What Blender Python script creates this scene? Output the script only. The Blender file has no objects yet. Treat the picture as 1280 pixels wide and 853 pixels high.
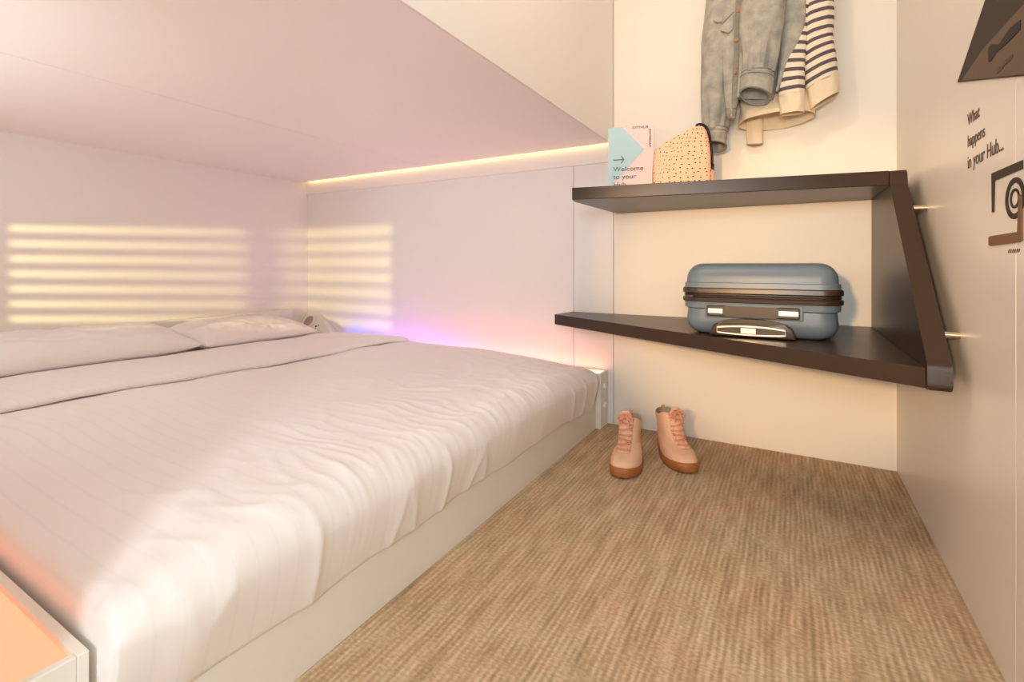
import bpy, bmesh, math, random
from mathutils import Vector, Matrix, noise, Euler
C = bpy.context.scene.collection
sc = bpy.context.scene
PI = math.pi
random.seed(4)

# ------------------------------------------------------------------ camera
H = 0.70                      # eye height
YAW = math.radians(29.8)
F = 607.6                     # focal length in pixels of the 1280 x 853 frame
cam_d = bpy.data.cameras.new('camera'); cam = bpy.data.objects.new('camera', cam_d); C.objects.link(cam)
cam_d.sensor_width = 36; cam_d.lens = F / 1280 * 36; cam_d.shift_y = -95.0 / 1280; cam_d.clip_start = 0.02
cam.location = (0, 0, H); cam.rotation_euler = (PI / 2, 0, YAW)
sc.camera = cam
sc.view_settings.view_transform = 'Standard'; sc.view_settings.look = 'None'
sc.view_settings.gamma = 1; sc.view_settings.use_curve_mapping = False
sc.view_settings.exposure = 0.15
sc.cycles.max_bounces = 14; sc.cycles.diffuse_bounces = 10
sc.cycles.use_denoising = True; sc.cycles.sample_clamp_indirect = 6

# ------------------------------------------------------------------ light
w = bpy.data.worlds.new('world'); sc.world = w; w.use_nodes = True
w.node_tree.nodes['Background'].inputs[0].default_value = (1, .93, .85, 1)
w.node_tree.nodes['Background'].inputs[1].default_value = 0.05

def light(name, typ, loc, energy, col, size=0.1, size_y=None, target=None, spot=None, blend=.3, spread=None):
    d = bpy.data.lights.new(name, typ); d.energy = energy; d.color = col
    if typ == 'AREA':
        d.size = size
        if size_y: d.shape = 'RECTANGLE'; d.size_y = size_y
        if spread: d.spread = spread
    else: d.shadow_soft_size = size
    if spot: d.spot_size = spot; d.spot_blend = blend
    o = bpy.data.objects.new(name, d); C.objects.link(o); o.location = loc
    if target is not None:
        o.rotation_euler = (Vector(target) - Vector(loc)).to_track_quat('-Z', 'Y').to_euler()
    return o
# ceiling lamp of the passage, white light from the corridor behind the camera, warm spot on the niche, lamp outside the louvred window
light('passage_ceiling_light', 'AREA', (-0.20, 0.75, 2.36), 3.3, (1, .95, .88), .22, .9, target=(-0.20, 0.75, 0))
light('fascia_light', 'AREA', (-0.56, 0.90, 1.90), 3.2, (1, .70, .40), .10, .10, target=(-0.02, 2.0, 1.25))
light('corridor_light', 'AREA', (0.15, -0.92, 1.02), 16.5, (.82, .94, 1), .26, .45, target=(-0.35, 1.8, .55))
light('niche_spot', 'SPOT', (-0.28, -0.80, 0.92), 135.0, (1, .58, .24), .05, target=(-0.06, 2.07, .60), spot=math.radians(30), blend=.6)
light('alcove_fill', 'AREA', (-1.75, .135, 1.00), 3.0, (.90, 1, .98), 1.2, .16, target=(-1.75, 2.0, .86))  # added fill with no fixture, lifts the dim bed alcove from its unseen near end
light('louvre_lamp', 'SPOT', (-0.70, -2.0, .742), 420.0, (1, .86, .36), .040, target=(-2.1, 1.3, .70), spot=math.radians(75), blend=.1)

# ------------------------------------------------------------------ helpers
def ray(px, py):
    t = (px - 640) / F; s = (331.5 - py) / F
    c, n = math.cos(YAW), math.sin(YAW)
    return Vector((-n + t * c, c + t * n, s))
EYE = Vector((0, 0, H))
def onY(px, py, Y): d = ray(px, py); return EYE + d * (Y / d.y)
def onX(px, py, X): d = ray(px, py); return EYE + d * (X / d.x)

def mesh_obj(name, bm, mat, parent=None, smooth=False):
    me = bpy.data.meshes.new(name)
    bmesh.ops.recalc_face_normals(bm, faces=bm.faces[:])
    bm.to_mesh(me); bm.free()
    if smooth:
        for p in me.polygons: p.use_smooth = True
    if mat: me.materials.append(mat)
    o = bpy.data.objects.new(name, me); C.objects.link(o)
    if parent:
        o.parent = parent
        o.matrix_parent_inverse = Matrix.LocRotScale(parent.location, parent.rotation_euler, None).inverted()
    return o
def autosmooth(o, deg=35):
    me = o.data
    for p in me.polygons: p.use_smooth = True
    bm = bmesh.new(); bm.from_mesh(me)
    for e in bm.edges:
        if len(e.link_faces) == 2 and e.calc_face_angle(0) > math.radians(deg): e.smooth = False
    bm.to_mesh(me); bm.free()
    return o
def tag(o, label=None, cat=None, group=None, kind=None):
    if label: o['label'] = label
    if cat: o['category'] = cat
    if group: o['group'] = group
    if kind: o['kind'] = kind
    return o
def thing(name, label, cat, loc=(0, 0, 0), rotz=0, group=None):
    o = bpy.data.objects.new(name, None); C.objects.link(o); o.empty_display_size = .05
    o.location = loc; o.rotation_euler = (0, 0, rotz)
    return tag(o, label, cat, group)
def box(bm, x0, x1, y0, y1, z0, z1, bev=0, seg=2, M=None):
    r = bmesh.ops.create_cube(bm, size=1)
    vs = r['verts']
    for v in vs:
        v.co = Vector(((x0 + x1) / 2 + v.co.x * (x1 - x0), (y0 + y1) / 2 + v.co.y * (y1 - y0), (z0 + z1) / 2 + v.co.z * (z1 - z0)))
        if M: v.co = M @ v.co
    if bev:
        es = list({e for v in vs for e in v.link_edges})
        bmesh.ops.bevel(bm, geom=es, offset=bev, segments=seg, affect='EDGES', profile=.5)
    return bm
def boxm(*a, **k): return box(bmesh.new(), *a, **k)
def prism(bm, pts, off, bev=0, seg=2):
    """planar polygon (list of Vectors) thickened along off"""
    a = [bm.verts.new(p) for p in pts]; b = [bm.verts.new(Vector(p) + Vector(off)) for p in pts]
    n = len(pts); fs = [bm.faces.new(a), bm.faces.new(b[::-1])]
    for i in range(n): fs.append(bm.faces.new((a[i], b[i], b[(i + 1) % n], a[(i + 1) % n])))
    if bev:
        es = list({e for f in fs for e in f.edges})
        bmesh.ops.bevel(bm, geom=es, offset=bev, segments=seg, affect='EDGES', profile=.5)
    return bm
def loft(bm, rings, closed=True, cap0=False, cap1=False):
    R = [[bm.verts.new(p) for p in r] for r in rings]
    n = len(R[0])
    for i in range(len(R) - 1):
        for j in range(n if closed else n - 1):
            k = (j + 1) % n
            bm.faces.new((R[i][j], R[i][k], R[i + 1][k], R[i + 1][j]))
    if cap0: bm.faces.new(R[0][::-1])
    if cap1: bm.faces.new(R[-1])
    return R
def tube(bm, pts, r, n=8, caps=True, flat=1.0):
    pts = [Vector(p) for p in pts]; rings = []
    for i, p in enumerate(pts):
        d = (pts[min(i + 1, len(pts) - 1)] - pts[max(i - 1, 0)]).normalized()
        up = Vector((0, 0, 1)) if abs(d.z) < .9 else Vector((0, 1, 0))
        a = d.cross(up).normalized(); b = a.cross(d).normalized()
        rr = r[i] if isinstance(r, (list, tuple)) else r
        rings.append([p + a * math.cos(2 * PI * k / n) * rr + b * math.sin(2 * PI * k / n) * rr * flat for k in range(n)])
    loft(bm, rings, True, caps, caps)
    return bm
def cyl(bm, p0, p1, r, n=24, bev=0): return tube(bm, [p0, p1], r, n)
def crom(P, n):
    """Catmull-Rom through rows of numbers"""
    out = []
    m = len(P)
    for i in range(m - 1):
        p0, p1, p2, p3 = P[max(i - 1, 0)], P[i], P[i + 1], P[min(i + 2, m - 1)]
        for k in range(n):
            t = k / n
            out.append([.5 * (2 * b + (c - a) * t + (2 * a - 5 * b + 4 * c - d) * t * t + (3 * b - a - 3 * c + d) * t ** 3) for a, b, c, d in zip(p0, p1, p2, p3)])
    out.append(list(P[-1])); return out
def sm(a, b, x):
    t = min(1, max(0, (x - a) / (b - a))); return t * t * (3 - 2 * t)
def nz(x, y, z=0): return noise.noise(Vector((x, y, z)))
def srgb(r, g, b):
    f = lambda c: (c / 255 / 12.92) if c <= 10 else ((c / 255 + .055) / 1.055) ** 2.4
    return (f(r), f(g), f(b), 1)

# ------------------------------------------------------------------ materials
def newmat(name):
    m = bpy.data.materials.new(name); m.use_nodes = True
    nt = m.node_tree; return m, nt, nt.nodes['Principled BSDF']
def N(nt, typ, **kw):
    n = nt.nodes.new(typ)
    for k, v in kw.items():
        if k in n.inputs: n.inputs[k].default_value = v
        else: setattr(n, k, v)
    return n
def simple(name, col, rough=.5, var=.06, scale=30, bump=.0, metal=0, spec=.5, bscale=None, sheen=0, coat=0):
    m, nt, b = newmat(name); L = nt.links
    tc = N(nt, 'ShaderNodeTexCoord'); t = N(nt, 'ShaderNodeTexNoise', Scale=scale, Detail=4.0)
    L.new(tc.outputs['Object'], t.inputs['Vector'])
    r = N(nt, 'ShaderNodeMix', data_type='RGBA')
    c = srgb(*col)
    r.inputs[6].default_value = tuple(x * (1 - var) for x in c[:3]) + (1,); r.inputs[7].default_value = tuple(min(1, x * (1 + var)) for x in c[:3]) + (1,)
    L.new(t.outputs['Fac'], r.inputs[0]); L.new(r.outputs[2], b.inputs['Base Color'])
    b.inputs['Roughness'].default_value = rough; b.inputs['Metallic'].default_value = metal
    b.inputs['Specular IOR Level'].default_value = spec
    if sheen: b.inputs['Sheen Weight'].default_value = sheen
    if coat: b.inputs['Coat Weight'].default_value = coat
    if bump:
        t2 = N(nt, 'ShaderNodeTexNoise', Scale=bscale or scale * 6, Detail=3.0); L.new(tc.outputs['Object'], t2.inputs['Vector'])
        bp = N(nt, 'ShaderNodeBump', Strength=bump, Distance=.002); L.new(t2.outputs['Fac'], bp.inputs['Height']); L.new(bp.outputs['Normal'], b.inputs['Normal'])
    return m
def emis(name, col, strength):
    m, nt, b = newmat(name)
    b.inputs['Base Color'].default_value = srgb(225, 220, 215)
    b.inputs['Emission Color'].default_value = srgb(*col); b.inputs['Emission Strength'].default_value = strength
    t = N(nt, 'ShaderNodeTexNoise', Scale=3.0); mr = N(nt, 'ShaderNodeMapRange'); mr.inputs[3].default_value = strength * .96; mr.inputs[4].default_value = strength * 1.04
    nt.links.new(t.outputs['Fac'], mr.inputs[0]); nt.links.new(mr.outputs[0], b.inputs['Emission Strength'])
    return m
M_wall = simple('wall_laminate', (240, 236, 232), .38, .012, 6, .02, bscale=120)
M_wallb = simple('back_wall_laminate', (243, 237, 226), .45, .012, 6, .02, bscale=120)
M_wallr = simple('right_wall_laminate', (228, 221, 212), .32, .012, 6, .02, bscale=120)
M_loft = simple('bunk_laminate', (242, 235, 231), .30, .01, 5, .015, bscale=120)
M_groove = simple('groove_dark', (120, 105, 90), .8)
M_white = simple('white_panel', (232, 229, 220), .35, .015, 8)
M_plastic = simple('white_plastic', (240, 236, 230), .3, .01)
M_shelf = simple('dark_laminate', (52, 37, 25), .33, .14, 14, .05, bscale=160, spec=.4)
M_steel = simple('brushed_steel', (205, 190, 165), .28, .05, 60, 0, 1)
M_silver = simple('satin_silver', (225, 222, 218), .3, .03, 60, 0, .55)
M_black = simple('black_rubber', (38, 30, 26), .5, .1)
M_band = simple('dark_polycarbonate', (54, 39, 30), .34, .08, 20)
M_zip = simple('zip_tape', (30, 24, 21), .7, .15, 300, .2)
M_blue = simple('blue_grey_shell', (100, 116, 130), .38, .05, 12, .03, bscale=300)
M_bootu = simple('salmon_nubuck', (234, 190, 158), .75, .05, 40, .1, bscale=500)
M_lace = simple('salmon_lace', (220, 152, 126), .8, .12, 400, .2)
M_gum = simple('gum_sole', (168, 104, 52), .5, .07, 30, .05)
M_lining = simple('grey_lining', (170, 158, 140), .9, .1, 200, .2)
M_eyelet = simple('dark_eyelet', (120, 72, 52), .5)
M_ink = simple('grey_ink', (88, 86, 84), .7)
M_brownink = simple('brown_vinyl', (46, 34, 24), .6, .06)
M_textink = simple('text_vinyl', (92, 74, 56), .6, .05)
M_paper = simple('pink_card', (250, 224, 220), .6, .01)
M_aqua = simple('aqua_print', (190, 222, 228), .6, .015)
M_ltpink = simple('salmon_leather', (232, 168, 128), .6, .05)
M_skirt = simple('white_cotton', (240, 236, 234), .75, .015, 40, .08, bscale=700)
M_hook = simple('hook_metal', (90, 82, 72), .35, .05, 40, 0, .9)

def carpet():
    m, nt, b = newmat('woven_carpet'); L = nt.links
    tc = N(nt, 'ShaderNodeTexCoord')
    mp = N(nt, 'ShaderNodeMapping'); mp.inputs['Scale'].default_value = (6, 1.6, 1); L.new(tc.outputs['Object'], mp.inputs[0])
    wn = N(nt, 'ShaderNodeTexNoise', Scale=2.2, Detail=3.0); L.new(mp.outputs[0], wn.inputs['Vector'])
    sx = N(nt, 'ShaderNodeSeparateXYZ'); L.new(tc.outputs['Object'], sx.inputs[0])
    ph = N(nt, 'ShaderNodeMath', operation='MULTIPLY_ADD'); ph.inputs[1].default_value = .022; L.new(wn.outputs['Fac'], ph.inputs[0]); L.new(sx.outputs[0], ph.inputs[2])
    fr = N(nt, 'ShaderNodeMath', operation='MULTIPLY'); fr.inputs[1].default_value = 2 * PI / .0125; L.new(ph.outputs[0], fr.inputs[0])
    sn = N(nt, 'ShaderNodeMath', operation='SINE'); L.new(fr.outputs[0], sn.inputs[0])
    # cross weave
    mp2 = N(nt, 'ShaderNodeMapping'); mp2.inputs['Scale'].default_value = (90, 190, 1); L.new(tc.outputs['Object'], mp2.inputs[0])
    fine = N(nt, 'ShaderNodeTexNoise', Scale=1.0, Detail=2.0); L.new(mp2.outputs[0], fine.inputs['Vector'])
    mp3 = N(nt, 'ShaderNodeMapping'); mp3.inputs['Scale'].default_value = (45, 7, 1); L.new(tc.outputs['Object'], mp3.inputs[0])
    streak = N(nt, 'ShaderNodeTexNoise', Scale=1.0, Detail=3.0); L.new(mp3.outputs[0], streak.inputs['Vector'])
    patch = N(nt, 'ShaderNodeTexNoise', Scale=5.0, Detail=3.0); L.new(tc.outputs['Object'], patch.inputs['Vector'])
    ad = N(nt, 'ShaderNodeMath', operation='MULTIPLY_ADD'); ad.inputs[2].default_value = .5
    am = N(nt, 'ShaderNodeTexNoise', Scale=14.0, Detail=2.0); L.new(tc.outputs['Object'], am.inputs['Vector'])
    am2 = N(nt, 'ShaderNodeMapRange'); am2.inputs[1].default_value = .35; am2.inputs[2].default_value = .65; am2.inputs[3].default_value = .03; am2.inputs[4].default_value = .17; L.new(am.outputs['Fac'], am2.inputs[0]); L.new(am2.outputs[0], ad.inputs[1]); L.new(sn.outputs[0], ad.inputs[0])
    a2 = N(nt, 'ShaderNodeMath', operation='MULTIPLY_ADD'); a2.inputs[1].default_value = .75; L.new(fine.outputs['Fac'], a2.inputs[0]); L.new(ad.outputs[0], a2.inputs[2])
    a3 = N(nt, 'ShaderNodeMath', operation='MULTIPLY_ADD'); a3.inputs[1].default_value = .9; L.new(streak.outputs['Fac'], a3.inputs[0]); L.new(a2.outputs[0], a3.inputs[2])
    mr = N(nt, 'ShaderNodeMapRange'); mr.inputs[1].default_value = .82; mr.inputs[2].default_value = 1.85; L.new(a3.outputs[0], mr.inputs[0])
    cr = N(nt, 'ShaderNodeValToRGB'); e = cr.color_ramp.elements
    e[0].position = 0; e[0].color = srgb(142, 121, 96); e[1].position = 1; e[1].color = srgb(234, 215, 190)
    x = e.new(.45); x.color = srgb(188, 164, 134)
    L.new(mr.outputs[0], cr.inputs[0])
    mx = N(nt, 'ShaderNodeMix', data_type='RGBA', blend_type='MULTIPLY'); mx.inputs[0].default_value = 1
    pr = N(nt, 'ShaderNodeValToRGB'); q = pr.color_ramp.elements; q[0].position = .35; q[0].color = (1, .90, .85, 1); q[1].position = .62; q[1].color = (.98, 1, .95, 1)
    L.new(patch.outputs['Fac'], pr.inputs[0]); L.new(cr.outputs[0], mx.inputs[6]); L.new(pr.outputs[0], mx.inputs[7])
    L.new(mx.outputs[2], b.inputs['Base Color']); b.inputs['Roughness'].default_value = .95; b.inputs['Specular IOR Level'].default_value = .1
    bp = N(nt, 'ShaderNodeBump', Strength=.55, Distance=.003); L.new(a3.outputs[0], bp.inputs['Height']); L.new(bp.outputs['Normal'], b.inputs['Normal'])
    return m
M_carpet = carpet()

def bedding():
    m, nt, b = newmat('satin_stripe_cotton'); L = nt.links
    tc = N(nt, 'ShaderNodeTexCoord'); sx = N(nt, 'ShaderNodeSeparateXYZ'); L.new(tc.outputs['Object'], sx.inputs[0])
    f = N(nt, 'ShaderNodeMath', operation='MULTIPLY'); f.inputs[1].default_value = 1 / .034; L.new(sx.outputs[1], f.inputs[0])
    fr = N(nt, 'ShaderNodeMath', operation='FRACT'); L.new(f.outputs[0], fr.inputs[0])
    pp = N(nt, 'ShaderNodeMath', operation='PINGPONG'); pp.inputs[1].default_value = .5; L.new(fr.outputs[0], pp.inputs[0])
    mr = N(nt, 'ShaderNodeMapRange'); mr.inputs[1].default_value = .03; mr.inputs[2].default_value = .09; L.new(pp.outputs[0], mr.inputs[0])
    mx = N(nt, 'ShaderNodeMix', data_type='RGBA'); mx.inputs[6].default_value = srgb(238, 236, 236); mx.inputs[7].default_value = srgb(242, 239, 238)
    L.new(mr.outputs[0], mx.inputs[0]); L.new(mx.outputs[2], b.inputs['Base Color'])
    b.inputs['Roughness'].default_value = .6; b.inputs['Sheen Weight'].default_value = .15
    t = N(nt, 'ShaderNodeTexNoise', Scale=9.0, Detail=4.0); L.new(tc.outputs['Object'], t.inputs['Vector'])
    bp = N(nt, 'ShaderNodeBump', Strength=.12, Distance=.01); L.new(t.outputs['Fac'], bp.inputs['Height']); L.new(bp.outputs['Normal'], b.inputs['Normal'])
    return m
M_duvet = bedding()

def denim():
    m, nt, b = newmat('washed_denim'); L = nt.links
    tc = N(nt, 'ShaderNodeTexCoord')
    t1 = N(nt, 'ShaderNodeTexNoise', Scale=26.0, Detail=6.0); t2 = N(nt, 'ShaderNodeTexNoise', Scale=420.0, Detail=2.0)
    for t in (t1, t2): L.new(tc.outputs['Object'], t.inputs['Vector'])
    cr = N(nt, 'ShaderNodeValToRGB'); e = cr.color_ramp.elements
    e[0].position = .2; e[0].color = srgb(140, 140, 136); e[1].position = .8; e[1].color = srgb(196, 190, 176)
    ad = N(nt, 'ShaderNodeMath', operation='MULTIPLY_ADD'); ad.inputs[1].default_value = .45
    L.new(t2.outputs['Fac'], ad.inputs[0]); sb = N(nt, 'ShaderNodeMath', operation='SUBTRACT'); sb.inputs[1].default_value = .22
    L.new(t1.outputs['Fac'], sb.inputs[0]); L.new(sb.outputs[0], ad.inputs[2]); L.new(ad.outputs[0], cr.inputs[0]); L.new(cr.outputs[0], b.inputs['Base Color'])
    b.inputs['Roughness'].default_value = .9; b.inputs['Specular IOR Level'].default_value = .15
    bp = N(nt, 'ShaderNodeBump', Strength=.35, Distance=.002); L.new(t2.outputs['Fac'], bp.inputs['Height']); L.new(bp.outputs['Normal'], b.inputs['Normal'])
    return m
M_denim = denim()
M_denimd = simple('worn_denim_seam', (140, 134, 124), .9, .45, 60, .3, bscale=300)
M_stitch = simple('ochre_stitch', (190, 130, 84), .8, .2, 200)
M_knit = simple('cream_knit', (238, 220, 190), .9, .04, 120, .35, bscale=600)
M_copper = simple('copper_button', (158, 112, 84), .45, .15, 80, 0, .5)

def striped():
    m, nt, b = newmat('striped_knit'); L = nt.links
    uv = N(nt, 'ShaderNodeUVMap'); uv.uv_map = 'UVMap'
    sx = N(nt, 'ShaderNodeSeparateXYZ'); L.new(uv.outputs[0], sx.inputs[0])
    fr = N(nt, 'ShaderNodeMath', operation='FRACT'); L.new(sx.outputs[1], fr.inputs[0])
    lt = N(nt, 'ShaderNodeMath', operation='LESS_THAN'); lt.inputs[1].default_value = .42; L.new(fr.outputs[0], lt.inputs[0])
    t = N(nt, 'ShaderNodeTexNoise', Scale=500.0)
    tc = N(nt, 'ShaderNodeTexCoord'); L.new(tc.outputs['Object'], t.inputs['Vector'])
    mx = N(nt, 'ShaderNodeMix', data_type='RGBA'); mx.inputs[6].default_value = srgb(240, 226, 200); mx.inputs[7].default_value = srgb(98, 84, 96)
    L.new(lt.outputs[0], mx.inputs[0]); L.new(mx.outputs[2], b.inputs['Base Color']); b.inputs['Roughness'].default_value = .9
    bp = N(nt, 'ShaderNodeBump', Strength=.3, Distance=.002); L.new(t.outputs['Fac'], bp.inputs['Height']); L.new(bp.outputs['Normal'], b.inputs['Normal'])
    return m
M_stripe = striped()

def dots():
    m, nt, b = newmat('perforated_leather'); L = nt.links
    uv = N(nt, 'ShaderNodeUVMap'); uv.uv_map = 'UVMap'
    v = N(nt, 'ShaderNodeTexVoronoi', Scale=1.0); v.voronoi_dimensions = '2D'; v.inputs['Randomness'].default_value = .52
    L.new(uv.outputs[0], v.inputs['Vector'])
    lt = N(nt, 'ShaderNodeMath', operation='LESS_THAN'); lt.inputs[1].default_value = .15; L.new(v.outputs['Distance'], lt.inputs[0])
    mx = N(nt, 'ShaderNodeMix', data_type='RGBA'); mx.inputs[6].default_value = srgb(244, 196, 162); mx.inputs[7].default_value = srgb(52, 36, 30)
    L.new(lt.outputs[0], mx.inputs[0]); L.new(mx.outputs[2], b.inputs['Base Color']); b.inputs['Roughness'].default_value = .55
    return m
M_dots = dots()

def led(name, stops, strength):
    """an LED strip whose diodes run through several colours along X"""
    m, nt, b = newmat(name); L = nt.links
    tc = N(nt, 'ShaderNodeTexCoord'); sx = N(nt, 'ShaderNodeSeparateXYZ'); L.new(tc.outputs['Object'], sx.inputs[0])
    mr = N(nt, 'ShaderNodeMapRange'); mr.inputs[1].default_value = -2.72; mr.inputs[2].default_value = -.70; L.new(sx.outputs[0], mr.inputs[0])
    cr = N(nt, 'ShaderNodeValToRGB'); e = cr.color_ramp.elements
    e[0].position = stops[0][0]; e[0].color = srgb(*stops[0][1]); e[1].position = stops[-1][0]; e[1].color = srgb(*stops[-1][1])
    for p, c in stops[1:-1]: x = e.new(p); x.color = srgb(*c)
    L.new(mr.outputs[0], cr.inputs[0]); L.new(cr.outputs[0], b.inputs['Emission Color']); b.inputs['Emission Strength'].default_value = strength
    b.inputs['Base Color'].default_value = srgb(220, 215, 210)
    return m
M_ledfar = led('led_gradient', [(0, (64, 76, 255)), (.28, (64, 76, 255)), (.46, (225, 100, 255)), (.68, (255, 130, 140)), (1, (255, 150, 110))], 5.0)
M_lednear = emis('led_orange', (255, 150, 110), 1.5)
M_lednear.node_tree.nodes['Principled BSDF'].inputs['Base Color'].default_value = (.05, .05, .05, 1)
M_cove = emis('led_warm', (255, 214, 130), 3.0)

# ------------------------------------------------------------------ the setting
YB, XL, XR, XF = 2.077, -2.716, .313, -.677     # back wall, left wall, right wall, bunk fascia
ZL, ZC, YF = 1.231, 2.40, -1.03                  # bunk underside, ceiling, front wall
T = .04
def struct(name, bm, m, parent=None):
    o = mesh_obj(name, bm, m, parent)
    if not parent: o['kind'] = 'structure'
    return o
struct('floor', boxm(XL - T, XR + T, YF - T, YB + T, -T, 0), M_carpet)
struct('ceiling', boxm(XL - T, XR + T, YF - T, YB + T, ZC, ZC + T), M_wall)
# back wall: three sheets with hairline joints
xs1, xs2 = onY(717, 380, YB).x, onY(767, 100, YB).x
g = .0012
bm = bmesh.new()
box(bm, XL, xs1 - g, YB, YB + T, 0, ZC, .0008, 1); box(bm, xs1 + g, xs2 - g, YB, YB + T, 0, ZC, .0008, 1)
struct('wall_back_left', bm, M_wall)
struct('wall_back', boxm(xs2 + g, XR, YB, YB + T, 0, ZC, bev=.0008, seg=1), M_wallb)
struct('trim_1', boxm(XL, XR, YB + T - .012, YB + T + .01, 0, ZC), M_groove)
struct('wall_left', boxm(XL - T, XL, YF, YB + T, 0, ZC), M_wall)
ys = onX(1270, 300, XR).y
bm = bmesh.new(); box(bm, XR, XR + T, ys + g, YB + T, 0, ZC, .001, 1); box(bm, XR, XR + T, YF, ys - g, 0, ZC, .001, 1)
struct('wall_right', bm, M_wallr)
struct('trim_2', boxm(XR + T - .012, XR + T + .01, YF, YB + T, 0, ZC), M_groove)
# wall of the passage behind the camera, and the near end of the bed alcove with its louvred window
struct('wall_front', boxm(XF - .02, XR, YF - .02, YF, 0, ZC), M_wall)
struct('wall_passage', boxm(XF - .02, XF, YF, .08, 0, ZC), M_wall)
NY0, NY1 = .09, .12
sY, sX_ = -2.0, -.70
kx = lambda u: sX_ + u * (.105 - sY)
WX = [(kx(-2.016 / 2.672), kx(-2.016 / 3.686)), (kx(-2.016 / 3.864), kx(-1.284 / 4.088))]
zc, zp = .742 - .040 * H * (.105 - sY) / .98 / H * .7 , .0221 * (.105 - sY) / .98
z0, z1 = zc - 3.5 * zp, zc + 3.5 * zp
bm = bmesh.new()
box(bm, XL, WX[0][0], NY0, NY1, 0, ZL); box(bm, WX[1][1], XF, NY0, NY1, 0, ZL)
box(bm, WX[0][0], WX[1][1], NY0, NY1, 0, z0); box(bm, WX[0][0], WX[1][1], NY0, NY1, z1, ZL)
box(bm, WX[0][1], WX[1][0], NY0, NY1, z0, z1)
struct('wall_alcove_near', bm, M_wall)
wi = bpy.data.objects.new('window_1', None); C.objects.link(wi); wi['kind'] = 'structure'; wi.location = (sum(WX[0] + WX[1]) / 4, .105, zc)
bm = bmesh.new()
for a, b_ in WX:
    for k in range(8):
        zz = z0 + k * zp
        box(bm, a, b_, .102, .108, max(z0, zz - .0125), min(z1, zz + .0125))
mesh_obj('louvre', bm, M_white, wi)
# bunk over the bed: fascia and underside in two sheets
struct('wall_bunk_fascia', boxm(XF - .005, XF, .085, YB, ZL, ZC, bev=.001, seg=1), M_loft)
xseam = -1.71
bm = bmesh.new(); box(bm, xseam + .0016, XF - .0055, NY0, YB - .032, ZL, ZL + .03, .0008, 1); box(bm, XL, xseam - .0016, NY0, YB - .032, ZL, ZL + .03, .0008, 1)
struct('ceiling_alcove', bm, M_loft)
struct('trim_3', boxm(xseam - .02, xseam + .02, NY0, YB - .032, ZL + .03, ZL + .04), M_groove)
# cove board below the light slot
zcb = H + .648 * H
struct('trim_4', boxm(XL, XF, YB - .012, YB, zcb, ZL - .004, bev=.001, seg=1), M_loft)
cv = mesh_obj('cove_light', boxm(XL + .03, XF - .01, YB - .026, YB - .014, ZL + .001, ZL + .010), M_cove)
tag(cv, 'thin warm glowing light line in slot where the bunk underside meets back wall', 'strip light')

# ------------------------------------------------------------------ bed
XB = -.722
Y0, Y1 = .262, 1.978
hb_ = boxm(XL + .002, XL + .05, Y0, 1.93, .102, .425, bev=.006)
bed = thing('platform_bed', 'low white built-in bed platform standing on the carpet under the bunk', 'bed', (-1.7, 1.1, 0))
mesh_obj('side_board', boxm(XB - .02, XB, Y0, Y1, 0, .165, bev=.002), M_white, bed)
mesh_obj('base', boxm(XL + .005, XB - .022, Y0, Y1, .0, .10), M_white, bed)
tag(mesh_obj('headboard', hb_, M_white), 'low white headboard ledge along the left wall behind the pillows', 'headboard')
mat_ = mesh_obj('mattress', boxm(XL + .06, -.98, Y0 + .15, Y1 - .10, .101, .284, bev=.03, seg=4), M_skirt)
tag(mat_, 'thick white mattress hidden beneath the duvet on the bed platform', 'mattress')

def trough(name, label, y0, y1, xe, matl, knobs):
    t = thing(name, label, 'light', ((XL + xe) / 2, (y0 + y1) / 2, 0))
    zt, rim = .235, .012
    bm = bmesh.new()
    box(bm, XL + .001, xe, y0, y0 + rim, 0, zt, .0015); box(bm, XL + .001, xe, y1 - rim, y1, 0, zt, .0015)
    box(bm, xe - rim, xe, y0 + rim, y1 - rim, 0, zt, .0015); box(bm, XL + .001, xe - rim, y0 + rim, y1 - rim, 0, .15)
    mesh_obj('housing', bm, M_white, t)
    mesh_obj('diffuser', boxm(XL + .004, xe - rim - .001, y0 + rim + .001, y1 - rim - .001, zt - .03, zt - .008), matl, t)
    for z in knobs:
        bm = bmesh.new(); cyl(bm, (xe, (y0 + y1) / 2, z), (xe + .008, (y0 + y1) / 2, z), .014, 24); cyl(bm, (xe + .008, (y0 + y1) / 2, z), (xe + .011, (y0 + y1) / 2, z), .008, 16)
        autosmooth(mesh_obj('button', bm, M_plastic, t))
    return t
trough('light_trough', 'white light box with pink and violet glow along back wall beyond the bed', Y1 + .004, YB - .001, -.70, M_ledfar, (.175, .095))
trough('light_trough', 'white light box with orange glowing top at the near end of the bed', .125, Y0 - .006, -.735, M_lednear, ())

# corner console with round speaker and socket
cs = thing('corner_console', 'small white sloping wedge with round speaker and power socket in the far bed corner', 'console', (-2.55, 2.02, .24))
A, B = Vector((XL + .002, 1.965, .255)), Vector((-2.345, 1.975, .255))
Cc, Dd = Vector((XL + .002, YB - .002, .40)), Vector((-2.60, YB - .002, .395))
A2, B2 = Vector((XL + .002, YB - .002, .237)), Vector((-2.345, YB - .002, .237))
A3, B3 = Vector((XL + .002, 1.99, .237)), Vector((-2.345, 1.99, .237))
bm = bmesh.new(); V = [bm.verts.new(p) for p in (A, B, Dd, Cc, A2, B2, A3, B3)]
for f in ((0, 1, 2, 3), (0, 3, 4, 6), (1, 7, 5, 2), (2, 5, 4, 3), (0, 6, 7, 1), (6, 4, 5, 7)): bm.faces.new([V[i] for i in f])
mesh_obj('body', bm, M_white, cs)
nrm = (B - A).cross(Cc - A).normalized(); ux = (B - A).normalized(); uy = nrm.cross(ux).normalized()
def onface(u, v, h=0): return A + ux * u + uy * v + nrm * h
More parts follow.
